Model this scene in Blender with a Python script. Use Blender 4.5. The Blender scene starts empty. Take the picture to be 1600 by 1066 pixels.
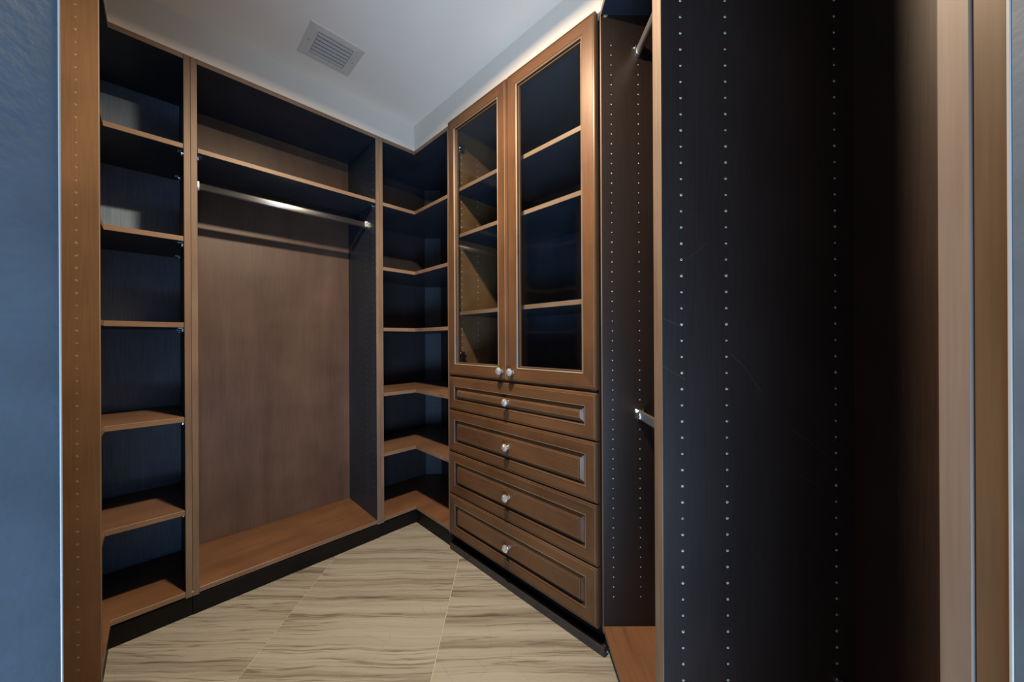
import bpy, bmesh, math, random
from mathutils import Vector, Matrix
random.seed(7)
S = bpy.context.scene
C = S.collection
EYE = 1.024
S2 = math.sqrt(2.0)

# ------------------------------------------------------------------ camera
cam_d = bpy.data.cameras.new('camera')
cam_d.sensor_width = 36.0
cam_d.lens = 545.0 / 1600.0 * 36.0
cam_d.shift_x = 5.0 / 1600.0
cam_d.clip_start = 0.01
cam = bpy.data.objects.new('camera', cam_d)
C.objects.link(cam)
cam.matrix_world = (Matrix.Translation((0, 0, EYE))
                    @ Matrix.Rotation(math.pi / 2, 4, 'X') @ Matrix.Rotation(-0.005, 4, 'Z'))
S.camera = cam
S.view_settings.view_transform = 'Standard'
S.view_settings.look = 'None'
S.view_settings.gamma = 1.0
S.view_settings.use_curve_mapping = False
S.view_settings.exposure = 1.0

# ------------------------------------------------------------------ light
W = bpy.data.worlds.new('world')
S.world = W
W.use_nodes = True
bg = W.node_tree.nodes['Background']
bg.inputs[0].default_value = (0.30, 0.52, 1.0, 1)
bg.inputs[1].default_value = 0.3


def area(name, loc, rot, size, power, col, shape='DISK', sy=None):
    d = bpy.data.lights.new(name, 'AREA')
    d.shape = shape
    d.size = size
    if sy:
        d.size_y = sy
    d.energy = power
    d.color = col
    o = bpy.data.objects.new(name, d)
    o.location = loc
    o.rotation_euler = rot
    C.objects.link(o)
    return o


# the closet's ceiling lamp, above the frame
lamp = area('ceiling_downlight', (-0.23, 0.84, EYE + 1.19), (0, 0, 0), 0.10, 25, (1.0, 0.77, 0.53))
lamp.data.spread = math.radians(172)
# added upward fill for the ceiling, standing in for bounce from the room behind
area('daylight_fill', (0.05, -0.95, 0.2), (math.radians(150), 0, math.radians(18)), 1.3, 50, (0.46, 0.69, 1.0), 'RECTANGLE', 0.8)


# ------------------------------------------------------------------ materials
def new_mat(name):
    m = bpy.data.materials.new(name)
    m.use_nodes = True
    return m, m.node_tree.nodes, m.node_tree.links, m.node_tree.nodes['Principled BSDF']


def obj_coords(N, L, rnd=7.0):
    tc = N.new('ShaderNodeTexCoord')
    oi = N.new('ShaderNodeObjectInfo')
    mul = N.new('ShaderNodeMath')
    mul.operation = 'MULTIPLY'
    mul.inputs[1].default_value = rnd
    L.new(oi.outputs['Random'], mul.inputs[0])
    add = N.new('ShaderNodeVectorMath')
    add.operation = 'ADD'
    L.new(tc.outputs['Object'], add.inputs[0])
    L.new(mul.outputs[0], add.inputs[1])
    return add.outputs[0]


def wood(name, dark, light, axis, rough=0.42, spec=0.4, fine=0.35, scale=1.0, bump=0.04, k=1.0, tint=(1, 1, 1)):
    dark = [c * k * t for c, t in zip(dark, tint)]
    light = [c * k * t for c, t in zip(light, tint)]
    m, N, L, P = new_mat(name)
    v = obj_coords(N, L)
    mp = N.new('ShaderNodeMapping')
    lng, crs = 1.1 * scale, 9.0 * scale
    mp.inputs['Scale'].default_value = [lng if a == axis else crs for a in 'xyz']
    L.new(v, mp.inputs[0])
    n1 = N.new('ShaderNodeTexNoise')
    n1.inputs['Scale'].default_value = 1.0
    n1.inputs['Detail'].default_value = 4
    n1.inputs['Distortion'].default_value = 0.6
    L.new(mp.outputs[0], n1.inputs[0])
    mp2 = N.new('ShaderNodeMapping')
    mp2.inputs['Scale'].default_value = [9.0 if a == axis else 260.0 for a in 'xyz']
    L.new(v, mp2.inputs[0])
    n2 = N.new('ShaderNodeTexNoise')
    n2.inputs['Scale'].default_value = 1.0
    n2.inputs['Detail'].default_value = 3
    L.new(mp2.outputs[0], n2.inputs[0])
    n3 = N.new('ShaderNodeTexNoise')          # blotchy stain
    n3.inputs['Scale'].default_value = 5.0
    n3.inputs['Detail'].default_value = 3
    L.new(v, n3.inputs[0])
    mx = N.new('ShaderNodeMix')
    mx.inputs[0].default_value = fine
    L.new(n1.outputs[0], mx.inputs[2])
    L.new(n2.outputs[0], mx.inputs[3])
    mx2 = N.new('ShaderNodeMix')
    mx2.inputs[0].default_value = 0.35
    L.new(mx.outputs[0], mx2.inputs[2])
    L.new(n3.outputs[0], mx2.inputs[3])
    r = N.new('ShaderNodeValToRGB')
    r.color_ramp.elements[0].position = 0.32
    r.color_ramp.elements[0].color = (*dark, 1)
    r.color_ramp.elements[1].position = 0.68
    r.color_ramp.elements[1].color = (*light, 1)
    L.new(mx2.outputs[0], r.inputs[0])
    L.new(r.outputs[0], P.inputs['Base Color'])
    P.inputs['Roughness'].default_value = rough
    P.inputs['Specular IOR Level'].default_value = spec
    if bump:
        b = N.new('ShaderNodeBump')
        b.inputs['Strength'].default_value = bump
        b.inputs['Distance'].default_value = 0.002
        L.new(n2.outputs[0], b.inputs['Height'])
        L.new(b.outputs[0], P.inputs['Normal'])
    return m


def plain(name, col, rough=0.5, metal=0.0, spec=0.5, noise=0.0, nscale=8.0, bump=0.0, bscale=300.0):
    m, N, L, P = new_mat(name)
    P.inputs['Base Color'].default_value = (*col, 1)
    P.inputs['Roughness'].default_value = rough
    P.inputs['Metallic'].default_value = metal
    P.inputs['Specular IOR Level'].default_value = spec
    v = obj_coords(N, L)
    if noise:
        n = N.new('ShaderNodeTexNoise')
        n.inputs['Scale'].default_value = nscale
        n.inputs['Detail'].default_value = 5
        L.new(v, n.inputs[0])
        r = N.new('ShaderNodeValToRGB')
        r.color_ramp.elements[0].position = 0.3
        r.color_ramp.elements[1].position = 0.7
        r.color_ramp.elements[0].color = (*[c * (1 - noise) for c in col], 1)
        r.color_ramp.elements[1].color = (*[min(1, c * (1 + noise)) for c in col], 1)
        L.new(n.outputs[0], r.inputs[0])
        L.new(r.outputs[0], P.inputs['Base Color'])
    if bump:
        n = N.new('ShaderNodeTexNoise')
        n.inputs['Scale'].default_value = bscale
        n.inputs['Detail'].default_value = 2
        L.new(v, n.inputs[0])
        b = N.new('ShaderNodeBump')
        b.inputs['Strength'].default_value = bump
        b.inputs['Distance'].default_value = 0.001
        L.new(n.outputs[0], b.inputs['Height'])
        L.new(b.outputs[0], P.inputs['Normal'])
    return m


BROWN_D, BROWN_L = (0.070, 0.036, 0.021), (0.155, 0.086, 0.052)
M = {}
M['brown_v'] = wood('brown_stain_vertical', BROWN_D, BROWN_L, 'z', tint=(0.93, 1.06, 1.30), k=0.92)
M['brown_h'] = wood('brown_stain_level', (0.075, 0.036, 0.018), (0.195, 0.098, 0.050), 'x', k=1.15)
M['shelf'] = wood('shelf_stain', (0.10, 0.055, 0.032), (0.19, 0.11, 0.068), 'x')
M['edge_v'] = wood('worn_edge_vertical', (0.17, 0.105, 0.064), (0.33, 0.225, 0.145), 'z', rough=0.5, scale=2, k=0.66, tint=(0.98, 1.02, 1.10))
M['edge_h'] = wood('worn_edge_level', (0.15, 0.088, 0.053), (0.30, 0.195, 0.125), 'x', rough=0.5, scale=2, k=0.85)
M['front_v'] = wood('door_stain_vertical', (0.075, 0.038, 0.020), (0.19, 0.105, 0.058), 'z', rough=0.36, tint=(1.12, 0.99, 0.80), spec=0.28, k=0.6)
M['front_h'] = wood('door_stain_level', (0.070, 0.035, 0.018), (0.18, 0.096, 0.050), 'x', rough=0.36, tint=(1.12, 0.99, 0.80), spec=0.28, k=0.7)
M['glaze'] = wood('dark_glaze_groove', (0.012, 0.009, 0.008), (0.026, 0.018, 0.013), 'x', rough=0.4)
M['bead'] = wood('rubbed_bead', (0.24, 0.155, 0.095), (0.44, 0.31, 0.20), 'x', rough=0.4, k=0.55)
M['navy'] = wood('navy_laminate_and_shade', (0.010, 0.016, 0.027), (0.026, 0.036, 0.052), 'z', rough=0.45, fine=0.5, k=1.2)  # real laminate on the panels; under the shelves it is painted shade
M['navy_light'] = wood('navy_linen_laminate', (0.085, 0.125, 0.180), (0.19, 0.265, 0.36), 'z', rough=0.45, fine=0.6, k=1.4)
M['navy_brown'] = wood('navy_brown_laminate', (0.014, 0.014, 0.018), (0.036, 0.030, 0.032), 'z', rough=0.45, fine=0.5, k=1.3)
M['black_v'] = wood('black_brown_vertical', (0.0088, 0.0063, 0.0055), (0.019, 0.0138, 0.0120), 'z', rough=0.5, fine=0.5, spec=0.3, k=1.5)
M['umber_back'] = wood('umber_back_panel', (0.020, 0.013, 0.010), (0.052, 0.031, 0.023), 'z', rough=0.4, fine=0.6, k=0.75)
M['post'] = wood('slate_post', (0.032, 0.042, 0.058), (0.055, 0.070, 0.092), 'z', rough=0.45, fine=0.5)
M['umber_v'] = wood('umber_vertical', (0.020, 0.013, 0.010), (0.044, 0.027, 0.020), 'z', rough=0.45, fine=0.5, k=0.5)
M['tan_v'] = wood('tan_stain_vertical', (0.085, 0.046, 0.021), (0.175, 0.100, 0.048), 'z', k=0.9)
M['kick'] = wood('black_kick', (0.010, 0.009, 0.009), (0.024, 0.020, 0.018), 'x', rough=0.5, spec=0.15, k=0.4)
M['lit_kick'] = wood('lit_kick_charcoal', (0.020, 0.018, 0.017), (0.040, 0.035, 0.031), 'x', rough=0.45)  # lighter than the kick, for its lit lower strip
M['ceil'] = plain('ceiling_paint', (0.85, 0.79, 0.69), 0.9, spec=0.1, noise=0.03, nscale=4, bump=0.15, bscale=220)
M['wall'] = plain('wall_paint', (0.71, 0.66, 0.58), 0.9, spec=0.1, bump=0.1)
M['jamb'] = plain('blue_grey_jamb_paint', (0.082, 0.108, 0.130), 0.55, spec=0.35, noise=0.14, nscale=22, bump=0.25, bscale=160)
M['bead_metal'] = plain('corner_bead_paint', (0.36, 0.33, 0.29), 0.4)
M['chrome'] = plain('chrome', (0.78, 0.79, 0.80), 0.16, 1.0)
M['satin'] = plain('satin_rod', (0.75, 0.75, 0.76), 0.36, 1.0)
M['hole_pale'] = plain('pale_hole_rim', (0.62, 0.58, 0.54), 0.6)
M['hole_dim'] = plain('grey_hole_rim', (0.20, 0.21, 0.24), 0.6)
M['hole_dark'] = plain('hole_shadow', (0.004, 0.004, 0.004), 0.8)
M['vent'] = plain('vent_enamel', (0.62, 0.575, 0.50), 0.45, noise=0.02)
M['vent_slat'] = plain('vent_slat_enamel', (0.45, 0.42, 0.38), 0.4)
M['vent_dark'] = plain('duct_black', (0.006, 0.006, 0.006), 0.9)
M['plug'] = plain('tan_plug', (0.25, 0.15, 0.08), 0.6)
M['scratch'] = plain('scratch_tan', (0.085, 0.065, 0.05), 0.6)

# glass pane
m, N, L, P = new_mat('clear_glass')
N.remove(P)
tr = N.new('ShaderNodeBsdfTransparent')
tr.inputs[0].default_value = (0.93, 0.95, 0.95, 1)
gl = N.new('ShaderNodeBsdfGlossy')
gl.inputs['Roughness'].default_value = 0.06
lw = N.new('ShaderNodeLayerWeight')
lw.inputs[0].default_value = 0.5
pw = N.new('ShaderNodeMath')
pw.operation = 'POWER'
pw.inputs[1].default_value = 4.0
L.new(lw.outputs['Facing'], pw.inputs[0])
fr = N.new('ShaderNodeMath')
fr.operation = 'MULTIPLY_ADD'
fr.inputs[1].default_value = 0.45
fr.inputs[2].default_value = 0.02
L.new(pw.outputs[0], fr.inputs[0])
mxs = N.new('ShaderNodeMixShader')
L.new(fr.outputs[0], mxs.inputs[0])
L.new(tr.outputs[0], mxs.inputs[1])
L.new(gl.outputs[0], mxs.inputs[2])
L.new(mxs.outputs[0], N['Material Output'].inputs[0])
M['glass'] = m

# crystal knobs
m, N, L, P = new_mat('cut_crystal')
P.inputs['Base Color'].default_value = (0.82, 0.84, 0.87, 1)
P.inputs['Roughness'].default_value = 0.05
P.inputs['Metallic'].default_value = 0.75
P.inputs['Specular IOR Level'].default_value = 0.9
M['crystal'] = m


def stone():
    m, N, L, P = new_mat('veined_limestone')
    v = obj_coords(N, L, 3.0)
    mp = N.new('ShaderNodeMapping')
    mp.inputs['Scale'].default_value = (0.42, 16.0, 1.0)
    L.new(v, mp.inputs[0])
    wv = N.new('ShaderNodeTexNoise')          # slow waviness of the veins
    wv.inputs['Scale'].default_value = 3.0
    wv.inputs['Detail'].default_value = 3
    L.new(v, wv.inputs[0])
    sub = N.new('ShaderNodeVectorMath')
    sub.operation = 'SUBTRACT'
    sub.inputs[1].default_value = (0.5, 0.5, 0.5)
    L.new(wv.outputs['Color'], sub.inputs[0])
    sc = N.new('ShaderNodeVectorMath')
    sc.operation = 'MULTIPLY'
    sc.inputs[1].default_value = (0.0, 0.75, 0.0)
    L.new(sub.outputs[0], sc.inputs[0])
    ad = N.new('ShaderNodeVectorMath')
    ad.operation = 'ADD'
    L.new(mp.outputs[0], ad.inputs[0])
    L.new(sc.outputs[0], ad.inputs[1])
    n1 = N.new('ShaderNodeTexNoise')
    n1.inputs['Scale'].default_value = 1.35
    n1.inputs['Detail'].default_value = 6
    n1.inputs['Roughness'].default_value = 0.7
    L.new(ad.outputs[0], n1.inputs[0])
    r = N.new('ShaderNodeValToRGB')
    e = r.color_ramp.elements
    e[0].position = 0.30
    e[0].color = (0.105, 0.087, 0.064, 1)
    e[1].position = 0.72
    e[1].color = (0.385, 0.385, 0.350, 1)
    a = e.new(0.42)
    a.color = (0.225, 0.214, 0.182, 1)
    a = e.new(0.50)
    a.color = (0.30, 0.292, 0.256, 1)
    L.new(n1.outputs[0], r.inputs[0])
    # thin dark veins
    n2 = N.new('ShaderNodeTexNoise')
    n2.inputs['Scale'].default_value = 2.1
    n2.inputs['Detail'].default_value = 4
    L.new(ad.outputs[0], n2.inputs[0])
    r2 = N.new('ShaderNodeValToRGB')
    e = r2.color_ramp.elements
    e[0].position = 0.475
    e[0].color = (1, 1, 1, 1)
    e[1].position = 0.515
    e[1].color = (1, 1, 1, 1)
    a = e.new(0.495)
    a.color = (0.52, 0.45, 0.37, 1)
    L.new(n2.outputs[0], r2.inputs[0])
    # hairline cracks crossing the veins
    vo = N.new('ShaderNodeTexVoronoi')
    vo.feature = 'DISTANCE_TO_EDGE'
    vo.inputs['Scale'].default_value = 7.0
    mp3 = N.new('ShaderNodeMapping')
    mp3.inputs['Scale'].default_value = (1.0, 2.4, 1.0)
    L.new(v, mp3.inputs[0])
    L.new(mp3.outputs[0], vo.inputs[0])
    r3 = N.new('ShaderNodeValToRGB')
    e = r3.color_ramp.elements
    e[0].position = 0.0
    e[0].color = (0.62, 0.58, 0.52, 1)
    e[1].position = 0.012
    e[1].color = (1, 1, 1, 1)
    L.new(vo.outputs['Distance'], r3.inputs[0])
    mu = N.new('ShaderNodeMix')
    mu.data_type = 'RGBA'
    mu.blend_type = 'MULTIPLY'
    mu.inputs[0].default_value = 1.0
    L.new(r.outputs[0], mu.inputs[6])
    L.new(r2.outputs[0], mu.inputs[7])
    mu2 = N.new('ShaderNodeMix')
    mu2.data_type = 'RGBA'
    mu2.blend_type = 'MULTIPLY'
    mu2.inputs[0].default_value = 0.35
    L.new(mu.outputs[2], mu2.inputs[6])
    L.new(r3.outputs[0], mu2.inputs[7])
    L.new(mu2.outputs[2], P.inputs['Base Color'])
    P.inputs['Roughness'].default_value = 0.42
    P.inputs['Specular IOR Level'].default_value = 0.35
    return m


M['stone'] = stone()
M['grout'] = plain('grout', (0.55, 0.48, 0.38), 0.9)


# ------------------------------------------------------------------ helpers
def w(X, Y, z=0.0):
    """closet axes (X along the far left run, Y along the far right run) to world"""
    return Vector(((X - Y) / S2, (X + Y) / S2, z))


def obj(name, bm, mats, parent=None, bevel=0.0, smooth=False):
    me = bpy.data.meshes.new(name)
    bmesh.ops.recalc_face_normals(bm, faces=bm.faces)
    bm.to_mesh(me)
    bm.free()
    if not isinstance(mats, (list, tuple)):
        mats = [mats]
    for k in mats:
        me.materials.append(M[k])
    if smooth:
        for p in me.polygons:
            p.use_smooth = True
    o = bpy.data.objects.new(name, me)
    C.objects.link(o)
    if parent:
        o.parent = parent
    if bevel:
        b = o.modifiers.new('bevel', 'BEVEL')
        b.width = bevel
        b.segments = 1
        b.limit_method = 'ANGLE'
        b.angle_limit = math.radians(40)
    return o


def thing(name, label, cat, loc, rz, group=None):
    o = bpy.data.objects.new(name, None)
    o.empty_display_size = 0.1
    o.location = loc
    o.rotation_euler = (0, 0, rz)
    o['label'] = label
    o['category'] = cat
    if group:
        o['group'] = group
    C.objects.link(o)
    return o


def struct(o):
    o['kind'] = 'structure'
    return o


def add_box(bm, x0, x1, y0, y1, z0, z1, front=None, mat=0, under=False):
    """axis box; the faces looking along FRONT (list of unit axes like '-y') take material 1"""
    v = [bm.verts.new((x, y, z)) for x in (x0, x1) for y in (y0, y1) for z in (z0, z1)]
    F = {'-x': (0, 1, 3, 2), '+x': (4, 6, 7, 5), '-y': (0, 4, 5, 1), '+y': (2, 3, 7, 6),
         '-z': (0, 2, 6, 4), '+z': (1, 5, 7, 3)}
    for k, idx in F.items():
        f = bm.faces.new([v[i] for i in idx])
        f.material_index = 1 if front and k in front else (2 if under and k == '-z' else mat)


def panel(name, parent, dims, body, edge=None, front=('-y',), bevel=0.0012, under=None):
    bm = bmesh.new()
    add_box(bm, *dims, front=front if edge else None, under=bool(under))
    return obj(name, bm, ([body, edge] if edge else [body]) + ([under] if under else []), parent, bevel)


def prism(name, parent, pts, z0, z1, body, edge=None, edge_sides=(), bevel=0.0012, under=None):
    """extruded polygon; sides listed in edge_sides take material 1"""
    bm = bmesh.new()
    lo_ = [bm.verts.new((x, y, z0)) for x, y in pts]
    hi_ = [bm.verts.new((x, y, z1)) for x, y in pts]
    n = len(pts)
    bm.faces.new(lo_).material_index = 2 if under else 0
    bm.faces.new(hi_)
    for i in range(n):
        f = bm.faces.new((lo_[i], lo_[(i + 1) % n], hi_[(i + 1) % n], hi_[i]))
        if i in edge_sides:
            f.material_index = 1
    return obj(name, bm, ([body, edge] if edge else [body]) + ([under] if under else []), parent, bevel)


def add_tube(bm, p0, p1, r, seg=12, mat=0, r2=None):
    p0, p1 = Vector(p0), Vector(p1)
    d = (p1 - p0).normalized()
    a = d.orthogonal().normalized()
    b = d.cross(a)
    r2 = r if r2 is None else r2
    A = [bm.verts.new(p0 + r * (math.cos(t) * a + math.sin(t) * b)) for t in [2 * math.pi * i / seg for i in range(seg)]]
    B = [bm.verts.new(p1 + r2 * (math.cos(t) * a + math.sin(t) * b)) for t in [2 * math.pi * i / seg for i in range(seg)]]
    for i in range(seg):
        bm.faces.new((A[i], A[(i + 1) % seg], B[(i + 1) % seg], B[i])).material_index = mat
    bm.faces.new(A).material_index = mat
    bm.faces.new(B).material_index = mat


HOLES = [0.191 + 0.032 * k for k in range(57)]


def pin_holes(parent, spots, u, v, nrm, rim, r=0.0026):
    """rows of drilled shelf-pin holes: a rim with a dark socket; spots are local points on the panel face"""
    bm = bmesh.new()
    u, v, nrm = Vector(u), Vector(v), Vector(nrm)
    for p in spots:
        p = Vector(p) + 0.0003 * nrm
        ang = [2 * math.pi * i / 8 for i in range(8)]
        jit = random.uniform(0.85, 1.1)
        o_ = [bm.verts.new(p + r * jit * (math.cos(t) * u + math.sin(t) * v)) for t in ang]
        off = random.uniform(0.05, 0.5) * r * v
        i_ = [bm.verts.new(p + off + 0.0004 * nrm + r * 0.42 * (math.cos(t) * u + math.sin(t) * v)) for t in ang]
        for i in range(8):
            bm.faces.new((o_[i], o_[(i + 1) % 8], i_[(i + 1) % 8], i_[i]))
        f = bm.faces.new(i_)
        f.material_index = 1
    o = obj('pin_holes', bm, [rim, 'hole_dark'], parent)
    o['kind'] = 'stuff'
    return o


def shelf_pin(parent, p, dx):
    """chrome shelf support: a pin into the side panel and a small flat tongue under the shelf"""
    bm = bmesh.new()
    x, y, z = p
    add_tube(bm, (x, y, z - 0.004), (x + dx * 0.006, y, z - 0.004), 0.0055, 10)
    add_box(bm, min(x + dx * 0.004, x + dx * 0.016), max(x + dx * 0.004, x + dx * 0.016), y - 0.005, y + 0.005, z - 0.003, z - 0.0003)
    add_box(bm, min(x + dx * 0.002, x + dx * 0.006), max(x + dx * 0.002, x + dx * 0.006), y - 0.0045, y + 0.0045, z - 0.014, z - 0.003)
    return obj('shelf_pin', bm, 'chrome', parent)


def hanging_rod(parent, x0, x1, y, z, mat, h=0.030, t=0.015):
    """oval wardrobe rod along local x, in two open end brackets"""
    bm = bmesh.new()
    seg = 20
    rings = []
    for x in (x0 + 0.002, x1 - 0.002):
        ring = []
        for i in range(seg):
            a = 2 * math.pi * i / seg
            cy, sz = math.cos(a), math.sin(a)
            zz = (h / 2 - t / 2) * (1 if sz >= 0 else -1)
            ring.append(bm.verts.new((x, y + t / 2 * cy, z + zz + t / 2 * sz)))
        rings.append(ring)
    for i in range(seg):
        bm.faces.new((rings[0][i], rings[0][(i + 1) % seg], rings[1][(i + 1) % seg], rings[1][i]))
    bm.faces.new(rings[0])
    bm.faces.new(rings[1])
    rod = obj('hanging_rod', bm, mat, parent, smooth=False)
    for p in rod.data.polygons:
        p.use_smooth = len(p.vertices) == 4
    for x, d in ((x0, 1), (x1, -1)):
        bm = bmesh.new()
        # open-topped cup round the rod
        prof = []
        for k in range(13):
            a = math.pi + math.pi * k / 12
            prof.append((math.cos(a), math.sin(a)))
        ro, ri = t / 2 + 0.004, t / 2 + 0.0006
        outer = [(y - ro, z + h / 2 + 0.002)] + [(y + ro * c, z - h / 2 + t / 2 + ro * s) for c, s in prof] + [(y + ro, z + h / 2 + 0.002)]
        inner = [(y - ri, z + h / 2 + 0.002)] + [(y + ri * c, z - h / 2 + t / 2 + ri * s) for c, s in prof] + [(y + ri, z + h / 2 + 0.002)]
        xa, xb = x, x + d * 0.012
        vo = [[bm.verts.new((xx, a, b)) for a, b in outer] for xx in (xa, xb)]
        vi = [[bm.verts.new((xx, a, b)) for a, b in inner] for xx in (xa, xb)]
        n = len(outer)
        for i in range(n - 1):
            bm.faces.new((vo[0][i], vo[0][i + 1], vo[1][i + 1], vo[1][i]))
            bm.faces.new((vi[0][i], vi[0][i + 1], vi[1][i + 1], vi[1][i]))
            bm.faces.new((vo[1][i], vo[1][i + 1], vi[1][i + 1], vi[1][i]))
            bm.faces.new((vo[0][i], vo[0][i + 1], vi[0][i + 1], vi[0][i]))
        for e in (0, n - 1):
            bm.faces.new((vo[0][e], vo[1][e], vi[1][e], vi[0][e]))
        # ears with screw heads
        for sgn in (-1, 1):
            add_tube(bm, (x, y + sgn * 0.013, z + h / 2 - 0.001), (x + d * 0.003, y + sgn * 0.013, z + h / 2 - 0.001), 0.006, 12)
            add_tube(bm, (x + d * 0.003, y + sgn * 0.013, z + h / 2 - 0.001), (x + d * 0.0045, y + sgn * 0.013, z + h / 2 - 0.001), 0.0034, 10)
        obj('rod_bracket', bm, 'chrome', rod)
    return rod


def profile_front(bm, x0, x1, z0, z1, steps, opening):
    """a front of nested rectangles: steps = (inset, y, material of the band that ends here);
    bands along the long sides keep grain direction: materials are (vertical slot, level slot)"""
    rings = []
    for ins, y, mt in steps:
        rings.append([bm.verts.new((x, y, z)) for x, z in ((x0 + ins, z0 + ins), (x1 - ins, z0 + ins), (x1 - ins, z1 - ins), (x0 + ins, z1 - ins))])
    for k in range(1, len(rings)):
        for i in range(4):
            f = bm.faces.new((rings[k - 1][i], rings[k - 1][(i + 1) % 4], rings[k][(i + 1) % 4], rings[k][i]))
            mt = steps[k][2]
            f.material_index = mt if mt >= 0 else (1 if i % 2 == 0 else 0)
    if opening:
        for i in range(4):
            bm.faces.new((rings[-1][i], rings[-1][(i + 1) % 4], rings[0][(i + 1) % 4], rings[0][i]))
    else:
        bm.faces.new(rings[-1]).material_index = 1
        bm.faces.new(rings[0]).material_index = 1


def knob(parent, x, y, z):
    """cut crystal knob on a chrome rose, standing out along -y"""
    bm = bmesh.new()
    prof = [(0.0, 0.0105, 1), (0.003, 0.0105, 1), (0.005, 0.006, 1), (0.0095, 0.0052, 1), (0.0110, 0.0085, 1),
            (0.0125, 0.0100, 0), (0.0180, 0.0158, 0), (0.0225, 0.0150, 0), (0.0285, 0.0085, 0), (0.0290, 0.0, 0)]
    seg = 10
    prev = None
    for k, (d, r, mt) in enumerate(prof):
        tw = 0.31 * (k % 2) if mt == 0 else 0
        ring = [bm.verts.new((x + r * math.cos(2 * math.pi * i / seg + tw), y - d, z + r * math.sin(2 * math.pi * i / seg + tw))) for i in range(seg)] if r else [bm.verts.new((x, y - d, z))]
        if prev:
            for i in range(seg):
                if len(ring) == 1:
                    f = bm.faces.new((prev[i], prev[(i + 1) % seg], ring[0]))
                    f.material_index = mt
                elif mt == 0:
                    a = bm.faces.new((prev[i], prev[(i + 1) % seg], ring[i]))
                    b = bm.faces.new((prev[(i + 1) % seg], ring[(i + 1) % seg], ring[i]))
                    a.material_index = b.material_index = 0
                else:
                    bm.faces.new((prev[i], prev[(i + 1) % seg], ring[(i + 1) % seg], ring[i])).material_index = mt
        else:
            bm.faces.new(ring).material_index = mt
        prev = ring
    o = obj('knob', bm, ['crystal', 'chrome'], parent)
    o['label'] = 'cut crystal knob on a chrome rose'
    return o


# ------------------------------------------------------------------ the room
H = 2.098            # top of the cabinets
ZC = 2.2395          # ceiling
DECK = 0.096
TF = 0.21            # doorway wall, closet side (world y)

bm = bmesh.new()
add_box(bm, -2.6, 1.8, -2.6, 2.9, -0.12, -0.0025)
floor = struct(obj('floor', bm, 'grout'))
floor['label'] = 'beige veined stone tile floor'
tile_me = None
TW, TL, G = 0.5905, 1.18, 0.0012
for i in range(-3, 3):
    for j in range(-2, 3):
        cx, cy = -0.2405 + TW * (i + 0.5), 0.93 + TL * (j - 0.5)
        if abs(cx) > 1.7 or cy < -0.5 or cy > 2.8:
            continue
        if tile_me is None:
            bm = bmesh.new()
            add_box(bm, -TW / 2 + G, TW / 2 - G, -TL / 2 + G, TL / 2 - G, -0.008, 0.0)
            t = obj('tile', bm, 'stone', floor, bevel=0.0012)
            tile_me = t.data
        else:
            t0 = t
            t = t0.copy()
            C.objects.link(t)
            t.parent = floor
        t.location = (cx, cy, 0)

bm = bmesh.new()
add_box(bm, -2.0, 1.6, 0.05, 2.9, ZC, ZC + 0.05)
struct(obj('ceiling', bm, 'ceil'))

# drywall bulkhead above the cabinets, flush with their fronts
inner = [w(-0.121, 0.418), w(-0.121, 1.768), w(1.0197, 1.768), w(1.0197, 0.5885), Vector((0.3045, TF, 0))]
outer = [w(-0.50, 0.797), w(-0.50, 2.158), w(1.408, 2.158), w(1.408, 0.413), Vector((0.703, TF, 0))]
bm = bmesh.new()
zb = H + 0.001
vi = [[bm.verts.new((p.x, p.y, z)) for p in inner] for z in (zb, ZC + 0.001)]
vo = [[bm.verts.new((p.x, p.y, z)) for p in outer] for z in (zb, ZC + 0.001)]
for i in range(4):
    bm.faces.new((vi[0][i], vi[0][i + 1], vi[1][i + 1], vi[1][i]))
    bm.faces.new((vo[0][i], vo[0][i + 1], vo[1][i + 1], vo[1][i]))
    bm.faces.new((vi[0][i], vi[0][i + 1], vo[0][i + 1], vo[0][i]))
    bm.faces.new((vi[1][i], vi[1][i + 1], vo[1][i + 1], vo[1][i]))
for e in (0, 4):
    bm.faces.new((vi[0][e], vi[1][e], vo[1][e], vo[0][e]))
struct(obj('wall_bulkhead', bm, 'wall'))


def wall_seg(name, a, b, th, z0=0.0, z1=ZC, mat='wall'):
    """vertical wall from a to b (world), thickness th to the left of a->b"""
    a, b = Vector((a[0], a[1], 0)), Vector((b[0], b[1], 0))
    d = (b - a).normalized()
    n = Vector((-d.y, d.x, 0)) * th
    bm = bmesh.new()
    pts = [a, b, b + n, a + n]
    lo_ = [bm.verts.new((p.x, p.y, z0)) for p in pts]
    hi_ = [bm.verts.new((p.x, p.y, z1)) for p in pts]
    bm.faces.new(lo_)
    bm.faces.new(hi_)
    for i in range(4):
        bm.faces.new((lo_[i], lo_[(i + 1) % 4], hi_[(i + 1) % 4], hi_[i]))
    return struct(obj(name, bm, mat))


wall_seg('wall_left', w(-0.502, 0.795), w(-0.502, 2.24), 0.08)
wall_seg('wall_back_left', w(-0.502, 2.160), w(1.41, 2.160), 0.08)
wall_seg('wall_back_right', w(1.410, 2.24), w(1.410, 0.411), 0.08)
wall_seg('wall_right', (0.705, 1.29), (0.705, 0.03), 0.08)
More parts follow.
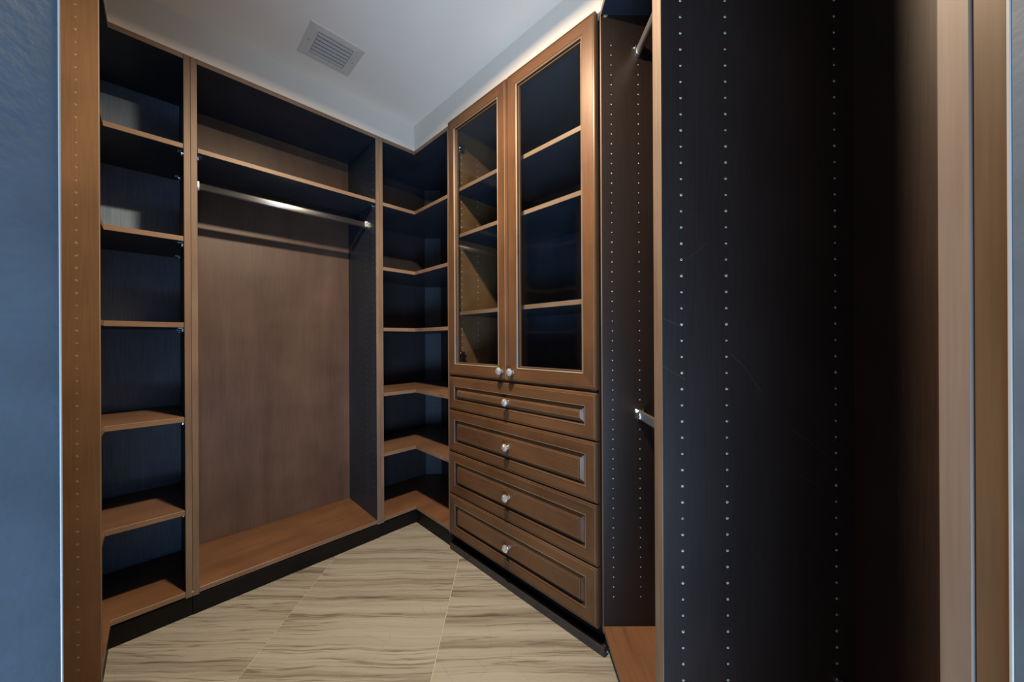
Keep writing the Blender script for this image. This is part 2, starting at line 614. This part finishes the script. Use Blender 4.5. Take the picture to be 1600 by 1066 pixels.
# doorway wall: two jambs and a header
JL, JR = -0.2695, 0.3015
for nm, x0, x1, za, zz in (('wall_door_left', -1.05, JL, 0, ZC), ('wall_door_right', JR, 0.80, 0, ZC), ('wall_door_header', JL, JR, 2.05, ZC)):
    bm = bmesh.new()
    add_box(bm, x0, x1, 0.06, TF, za, zz)
    struct(obj(nm, bm, 'jamb', bevel=0.001))
bm = bmesh.new()
add_box(bm, JL - 0.0008, JL + 0.0003, TF - 0.0009, TF + 0.0003, 0.0, 2.05)
struct(obj('trim_1', bm, 'bead_metal', bevel=0.0003))
bm = bmesh.new()
add_box(bm, JR - 0.0006, JR + 0.0012, TF - 0.0012, TF + 0.0006, 0.0, 2.05)
struct(obj('trim_2', bm, 'bead_metal', bevel=0.0003))
bm = bmesh.new()
add_box(bm, 0.3027, 0.36, TF + 0.0008, 0.2273, 0.0, H, front=('-x',))
struct(obj('trim_3', bm, ['brown_v', 'tan_v'], bevel=0.001))

# ------------------------------------------------------------------ cabinets
T = 0.019
FOOT = 0.0715      # side panels stand on the plinth
A45 = math.pi / 4


def carcass(u, Wd, D, left, right, back, kick=True, kick_y=0.004, kick_over=0.0, top='navy', deck='brown_h', edge_v='edge_v', edge_h='edge_h'):
    """side panels, top, deck, back and kick of one cabinet; front plane y = 0, back at D"""
    panel('side_panel', u, (0.0002, T, 0, D + 0.006, FOOT, H), left, edge_v)
    panel('side_panel', u, (Wd - T, Wd - 0.0002, 0, D + 0.006, FOOT, H), right, edge_v)
    panel('top_panel', u, (T, Wd - T, 0.0008, D, H - T, H), top, edge_h)
    panel('bottom_panel', u, (T, Wd - T, 0.0008, D, DECK - T, DECK), deck, edge_h)
    panel('back_panel', u, (T, Wd - T, D, D + 0.006, DECK - T, H), back, bevel=0)
    if kick:
        panel('kick_board', u, (0.0002, Wd - 0.0002 + kick_over, kick_y, kick_y + 0.016, 0, FOOT - 0.0002), 'kick')
        panel('plinth_rail', u, (0.0002, Wd - 0.0002, D - 0.02, D - 0.004, 0, FOOT - 0.0002), 'kick')


def shelf(u, x0, x1, y0, y1, ztop, body='shelf', pins=(0.037, 0.32), edge='edge_h'):
    s = panel('shelf', u, (x0 + 0.001, x1 - 0.001, y0, y1, ztop - T, ztop), body, edge, under='navy')  # navy underside paints in the bluish shade below the shelf
    for y in pins:
        shelf_pin(s, (x0, y, ztop - T), 1)
        shelf_pin(s, (x1, y, ztop - T), -1)
    return s


# --- far left run: the tall hanging bay
D = 0.373
u = thing('hanging_cabinet', 'tall dark wooden wardrobe bay with one chrome rod and bare brown back', 'wardrobe', w(0.0833, 1.766), A45)
WA = 0.7303
carcass(u, WA, D, 'navy', 'navy', 'brown_v')
shelf(u, T, WA - T, 0.0015, D - 0.002, EYE + 0.738)
hanging_rod(u, T, WA - T, 0.121, EYE + 0.633, 'satin')
for xs, nx in ((T, 1), (WA - T, -1)):
    pin_holes(u, [(xs, y, z) for y in (0.037, 0.120, 0.336) for z in HOLES], (0, 1, 0), (0, 0, 1), (nx, 0, 0), 'hole_dim')
bm = bmesh.new()
add_tube(bm, (0.0, -0.0006, 0.090), (0.0, 0.001, 0.090), 0.0035, 10)
obj('screw_cap', bm, 'bead_metal', u)


# --- L-shaped corner units
def corner_unit(u, s, leg, ret, ret_d, heights, back, side, post):
    """front inner corner at the origin; one leg along s*x, the other along -y; backs at y = D and x = -s*ret_d"""
    def P(pts):
        return [(s * x, y) for x, y in pts]
    L_ = lambda e, b: P([(leg - T, e), (leg - T, D - b), (-ret_d + b, D - b), (-ret_d + b, -ret + T), (-e, -ret + T), (-e, e)])
    prism('top_panel', u, L_(0.0008, 0), H - T, H, 'navy', 'edge_h', (4, 5))
    prism('bottom_panel', u, L_(0.0008, 0), DECK - T, DECK, 'brown_h', 'edge_h', (4, 5))
    panel('side_panel', u, (*sorted((s * (leg - T), s * (leg - 0.0002))), 0, D + 0.006, FOOT, H), side, 'edge_v')
    panel('side_panel', u, (*sorted((s * (-ret_d - 0.006), 0)), -ret + 0.0002, -ret + T, FOOT, H), side, 'edge_v', ('+x',) if s > 0 else ('-x',))
    panel('back_panel', u, (*sorted((s * (leg - T), s * -ret_d)), D, D + 0.006, DECK - T, H), back, bevel=0)
    panel('back_panel', u, (*sorted((s * -ret_d, s * (-ret_d - 0.006))), -ret + T, D + 0.006, DECK - T, H), back, bevel=0)
    prism('kick_board', u, P([(leg - 0.0002, 0.006), (leg - 0.0002, 0.022), (-0.022, 0.022), (-0.022, -ret + 0.0002), (-0.006, -ret + 0.0002), (-0.006, 0.006)]), 0, FOOT - 0.0002, 'kick')
    if post:      # upright across the back corner that carries the shelves
        c = 0.078
        o = prism('corner_post', u, P([(-ret_d, D - c), (-ret_d + c, D), (-ret_d + c - 0.006, D), (-ret_d, D - c + 0.006)]), DECK, H - T, 'post', bevel=0)
        mid = Vector((s * (-ret_d + c / 2), D - c / 2, 0))
        tv = Vector((s, 1, 0)).normalized()
        pin_holes(u, [mid + Vector((0, 0, z)) for z in HOLES], tv, (0, 0, 1), Vector((s, -1, 0)).normalized(), 'hole_dim', r=0.0024)
    pin_holes(u, [(s * (leg - T), y, z) for y in (0.037, 0.12) for z in HOLES], (0, 1, 0), (0, 0, 1), (-s, 0, 0), 'hole_dim')
    rc = 0.0015 if post else 0.012
    for h in heights:
        z = EYE + h
        c = 0.09 if post else 0.004
        pts = P([(leg - T - 0.001, 0.0015), (leg - T - 0.001, D - 0.002), (-ret_d + c, D - 0.002), (-ret_d + 0.002, D - c), (-ret_d + 0.002, -ret + T + 0.001), (-rc, -ret + T + 0.001), (-rc, 0.0015)])
        sh = prism('shelf', u, pts, z - T, z, 'shelf', 'edge_h', (5, 6), under='navy')  # bluish shade under the shelf is put into its bottom colour
        for y in (0.037, 0.32):
            shelf_pin(sh, (s * (leg - T), y, z - T), -s)


u = thing('corner_shelves', 'dark wooden corner shelf unit with five navy backed shelves, beside the brown drilled end panel', 'shelf unit', w(-0.119, 1.766), A45)
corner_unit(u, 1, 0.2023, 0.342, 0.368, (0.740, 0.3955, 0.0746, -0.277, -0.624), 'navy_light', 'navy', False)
u = thing('corner_shelves', 'dark wooden corner shelf unit with angled shelves, next to the glass doors', 'shelf unit', w(1.0177, 1.766), A45)
corner_unit(u, -1, 0.2041, 0.3365, 0.3725, (0.736, 0.395, 0.074, -0.270, -0.588), 'navy_brown', 'navy_brown', True)

# --- far right run: glass doors above four drawers
u = thing('display_cabinet', 'tall wooden cabinet with two glass doors above four raised panel drawers', 'cabinet', w(1.0177, 1.4295), -A45)
WB = 0.8185
carcass(u, WB, D, 'tan_v', 'brown_v', 'navy', kick_y=0.034)
panel('lit_kick_strip', u, (0.0006, WB + 0.030, -0.0085, 0.008, 0, 0.030), 'lit_kick')  # separate lighter strip standing in for the lit lower part of the kick
zm = EYE - 0.165
panel('divider_panel', u, (T, WB - T, 0.002, D, zm - T, zm), 'brown_h', 'edge_h')
for h in (0.754, 0.5275, 0.146):
    shelf(u, T, WB - T, 0.024, D - 0.002, EYE + h, body='navy')
for xs, nx in ((T, 1), (WB - T, -1)):
    pin_holes(u, [(xs, y, z) for y in (0.06, 0.166) for z in HOLES if z > zm + 0.05], (0, 1, 0), (0, 0, 1), (nx, 0, 0), 'hole_pale', r=0.0024)
DOOR_STEPS = [(0.0, -0.0005, 1), (0.0, -0.015, -1), (0.003, -0.0195, -1), (0.0075, -0.0205, -1), (0.0085, -0.0192, 2), (0.0096, -0.0205, 3),
              (0.0485, -0.0205, -1), (0.0495, -0.0192, 2), (0.0515, -0.0212, 3), (0.0555, -0.0175, 3), (0.0595, -0.0105, 2), (0.0610, -0.0105, 3), (0.0610, -0.0005, -1)]
DZ0, DZ1 = EYE - 0.1615, EYE + 1.070
for k, (x0, x1) in enumerate(((0.0142, 0.4205), (0.4245, 0.8315))):
    bm = bmesh.new()
    profile_front(bm, x0, x1, DZ0, DZ1, DOOR_STEPS, True)
    d = obj('door', bm, ['front_v', 'front_h', 'glaze', 'bead'], u)
    panel('glass_pane', d, (x0 + 0.0608, x1 - 0.0608, -0.0085, -0.0045, DZ0 + 0.0608, DZ1 - 0.0608), 'glass', bevel=0)
    kx = x1 - 0.030 if k == 0 else x0 + 0.028
    knob(d, kx, -0.0206, EYE - 0.124)
    hx, hd = (T, 1) if k == 0 else (WB - T, -1)
    for hz in (DZ0 + 0.085, DZ1 - 0.10):
        bm = bmesh.new()       # concealed cup hinge: plate on the side, arm and cup on the door frame
        add_box(bm, *sorted((hx, hx + hd * 0.004)), 0.030, 0.075, hz - 0.024, hz + 0.024)
        add_box(bm, *sorted((hx + hd * 0.004, hx + hd * 0.020)), 0.004, 0.072, hz - 0.007, hz + 0.007)
        add_tube(bm, (hx + hd * 0.020, -0.0004, hz), (hx + hd * 0.020, 0.010, hz), 0.0175, 16)
        for q in (-0.017, 0.017):
            add_tube(bm, (hx, 0.05, hz + q), (hx + hd * 0.0065, 0.05, hz + q), 0.0045, 10)
        obj('hinge', bm, 'chrome', d, bevel=0.0008)
DRAWER_STEPS = [(0.0, -0.0005, 1), (0.0, -0.015, -1), (0.003, -0.0195, -1), (0.0075, -0.0205, -1), (0.0085, -0.0192, 2), (0.0096, -0.0205, 3),
                (0.0425, -0.0205, -1), (0.0435, -0.0192, 2), (0.0450, -0.0210, 3), (0.0485, -0.0175, 1), (0.0505, -0.0085, 2), (0.0530, -0.0080, 2),
                (0.0665, -0.0175, 1), (0.0672, -0.0200, 2), (0.0682, -0.0203, 3), (0.0690, -0.0200, 1)]
tops = [-0.1715, -0.331, -0.5345, -0.740, -0.9405]
for k in range(4):
    z1, z0 = EYE + tops[k], EYE + tops[k + 1] + 0.0035
    bm = bmesh.new()
    profile_front(bm, 0.0142, 0.8315, z0, z1, DRAWER_STEPS, False)
    d = obj('drawer', bm, ['front_v', 'front_h', 'glaze', 'bead'], u)
    knob(d, 0.424, -0.0202, (z0 + z1) / 2 + 0.002)

# --- right run beside the doorway: two hanging bays
DC = 0.3812
u = thing('double_hanging_cabinet', 'narrow dark wardrobe bay with an upper and a lower metal rod, beside the drawers', 'wardrobe', (0.3025, 1.152, 0), -math.pi / 2)
WC1 = 0.443
carcass(u, WC1, DC, 'umber_v', 'black_v', 'umber_v', kick_y=0.055)
for z in (1.961, 0.782):
    hanging_rod(u, T, WC1 - T, 0.1225, z, 'satin')
pin_holes(u, [(T, y, z) for y in (0.034, 0.122) for z in HOLES], (0, 1, 0), (0, 0, 1), (1, 0, 0), 'hole_pale', r=0.0019)
bm = bmesh.new()
add_tube(bm, (T, 0.017, 2.080), (T + 0.003, 0.017, 2.080), 0.0075, 14)
add_tube(bm, (T + 0.003, 0.017, 2.080), (T + 0.0042, 0.017, 2.080), 0.0075, 14, r2=0.0050)
obj('wooden_plug', bm, 'plug', u)

u = thing('open_cabinet', 'empty black brown wardrobe bay with three rows of pale pin holes, at the doorway', 'wardrobe', (0.3025, 0.709, 0), -math.pi / 2)
WC2 = 0.4815
carcass(u, WC2, DC, 'black_v', 'brown_v', 'umber_back', kick_y=0.055)
pin_holes(u, [(T, y, z) for y in (0.0395, 0.128, 0.3435) for z in HOLES], (0, 1, 0), (0, 0, 1), (1, 0, 0), 'hole_pale', r=0.0025)
shelf_pin(u, (T, 0.347, 0.352), 1)
# handling scratches on the panel that faces the doorway
bm = bmesh.new()
F0 = 0.69


def px(x, y):
    """point of the scratched panel in the unit's local (depth, height)"""
    hor = 540 - 0.0138 * (x - 246)
    return ((x - 795) / 545 * F0 - 0.3025, EYE + (hor - y) / 545 * F0)


for pts, wd in ((((1141, 549), (1163, 570), (1190, 610)), 0.0007), (((1232, 664), (1270, 690), (1305, 720)), 0.0006), (((1298, 683), (1329, 701)), 0.0005),
                (((1247, 738), (1285, 760)), 0.0005), (((1037, 495), (1065, 508)), 0.0005), (((1035, 570), (1070, 590)), 0.0005), (((1075, 402), (1107, 375)), 0.0004)):
    q = [Vector((T + 0.0004, *px(*p))) for p in pts]
    for a, b in zip(q, q[1:]):
        n = Vector((0, -(b - a).z, (b - a).y)).normalized() * wd / 2
        bm.faces.new([bm.verts.new(v) for v in (a - n, b - n, b + n, a + n)])
sc_ = obj('scratches', bm, 'scratch', u)
sc_['kind'] = 'stuff'

# --- left: the end of another unit, mostly hidden by the jamb
u = thing('side_cabinet', 'tall tan wardrobe end panel with one row of pin holes, beside blue jamb', 'wardrobe', w(-0.111, 0.850), 3 * A45)
WE = 0.574
carcass(u, WE, D, 'tan_v', 'tan_v', 'brown_v')
pin_holes(u, [(WE - T, y, z) for y in (0.0395, 0.336) for z in HOLES], (0, 1, 0), (0, 0, 1), (-1, 0, 0), 'plug', r=0.0027)

# ------------------------------------------------------------------ ceiling vent
x0, x1, y0, y1 = 0.406, 0.612, 1.449, 1.646
u = thing('air_vent', 'square grey metal air vent with curved slats in the ceiling', 'vent', w((x0 + x1) / 2, (y0 + y1) / 2, ZC), A45)
hx, hy = (x1 - x0) / 2, (y1 - y0) / 2
ox, oy = 0.066, 0.0665
bm = bmesh.new()
rings = []
for ax, ay, z in ((hx, hy, 0.0), (hx, hy, -0.002), (hx - 0.003, hy - 0.003, -0.0045), (ox + 0.004, oy + 0.004, -0.0075), (ox, oy, -0.0065), (ox, oy, 0.0)):
    rings.append([bm.verts.new((a * ax, b * ay, z)) for a, b in ((-1, -1), (1, -1), (1, 1), (-1, 1))])
for k in range(1, len(rings)):
    for i in range(4):
        bm.faces.new((rings[k - 1][i], rings[k - 1][(i + 1) % 4], rings[k][(i + 1) % 4], rings[k][i]))
obj('frame', bm, 'vent', u)
panel('duct_backing', u, (-ox, ox, -oy, oy, -0.0012, -0.0002), 'vent_dark', bevel=0)
slat_me = None
for k in range(6):
    yy = -oy + 0.013 + k * 0.0212
    if slat_me is None:
        bm = bmesh.new()
        n = 7
        prof = [(-0.0052 + 0.0104 * i / (n - 1), -0.0020 - 0.0062 * math.sin(0.1 + 1.45 * i / (n - 1))) for i in range(n)]
        a = [[bm.verts.new((xx, p[0], p[1])) for p in prof] for xx in (-ox + 0.001, ox - 0.001)]
        b = [[bm.verts.new((xx, p[0], p[1] + 0.0009)) for p in prof] for xx in (-ox + 0.001, ox - 0.001)]
        for i in range(n - 1):
            bm.faces.new((a[0][i], a[0][i + 1], a[1][i + 1], a[1][i]))
            bm.faces.new((b[0][i], b[0][i + 1], b[1][i + 1], b[1][i]))
        for i in (0, n - 1):
            bm.faces.new((a[0][i], a[1][i], b[1][i], b[0][i]))
        sl = obj('slat', bm, 'vent_slat', u)
        slat_me = sl
    else:
        sl = slat_me.copy()
        C.objects.link(sl)
        sl.parent = u
    sl.location = (0, yy, 0)
for sx in (-1, 1):
    bm = bmesh.new()
    add_tube(bm, (sx * (hx - 0.018), 0.0, -0.005), (sx * (hx - 0.018), 0.0, -0.0078), 0.0038, 12, r2=0.0026)
    obj('screw', bm, 'bead_metal', u)
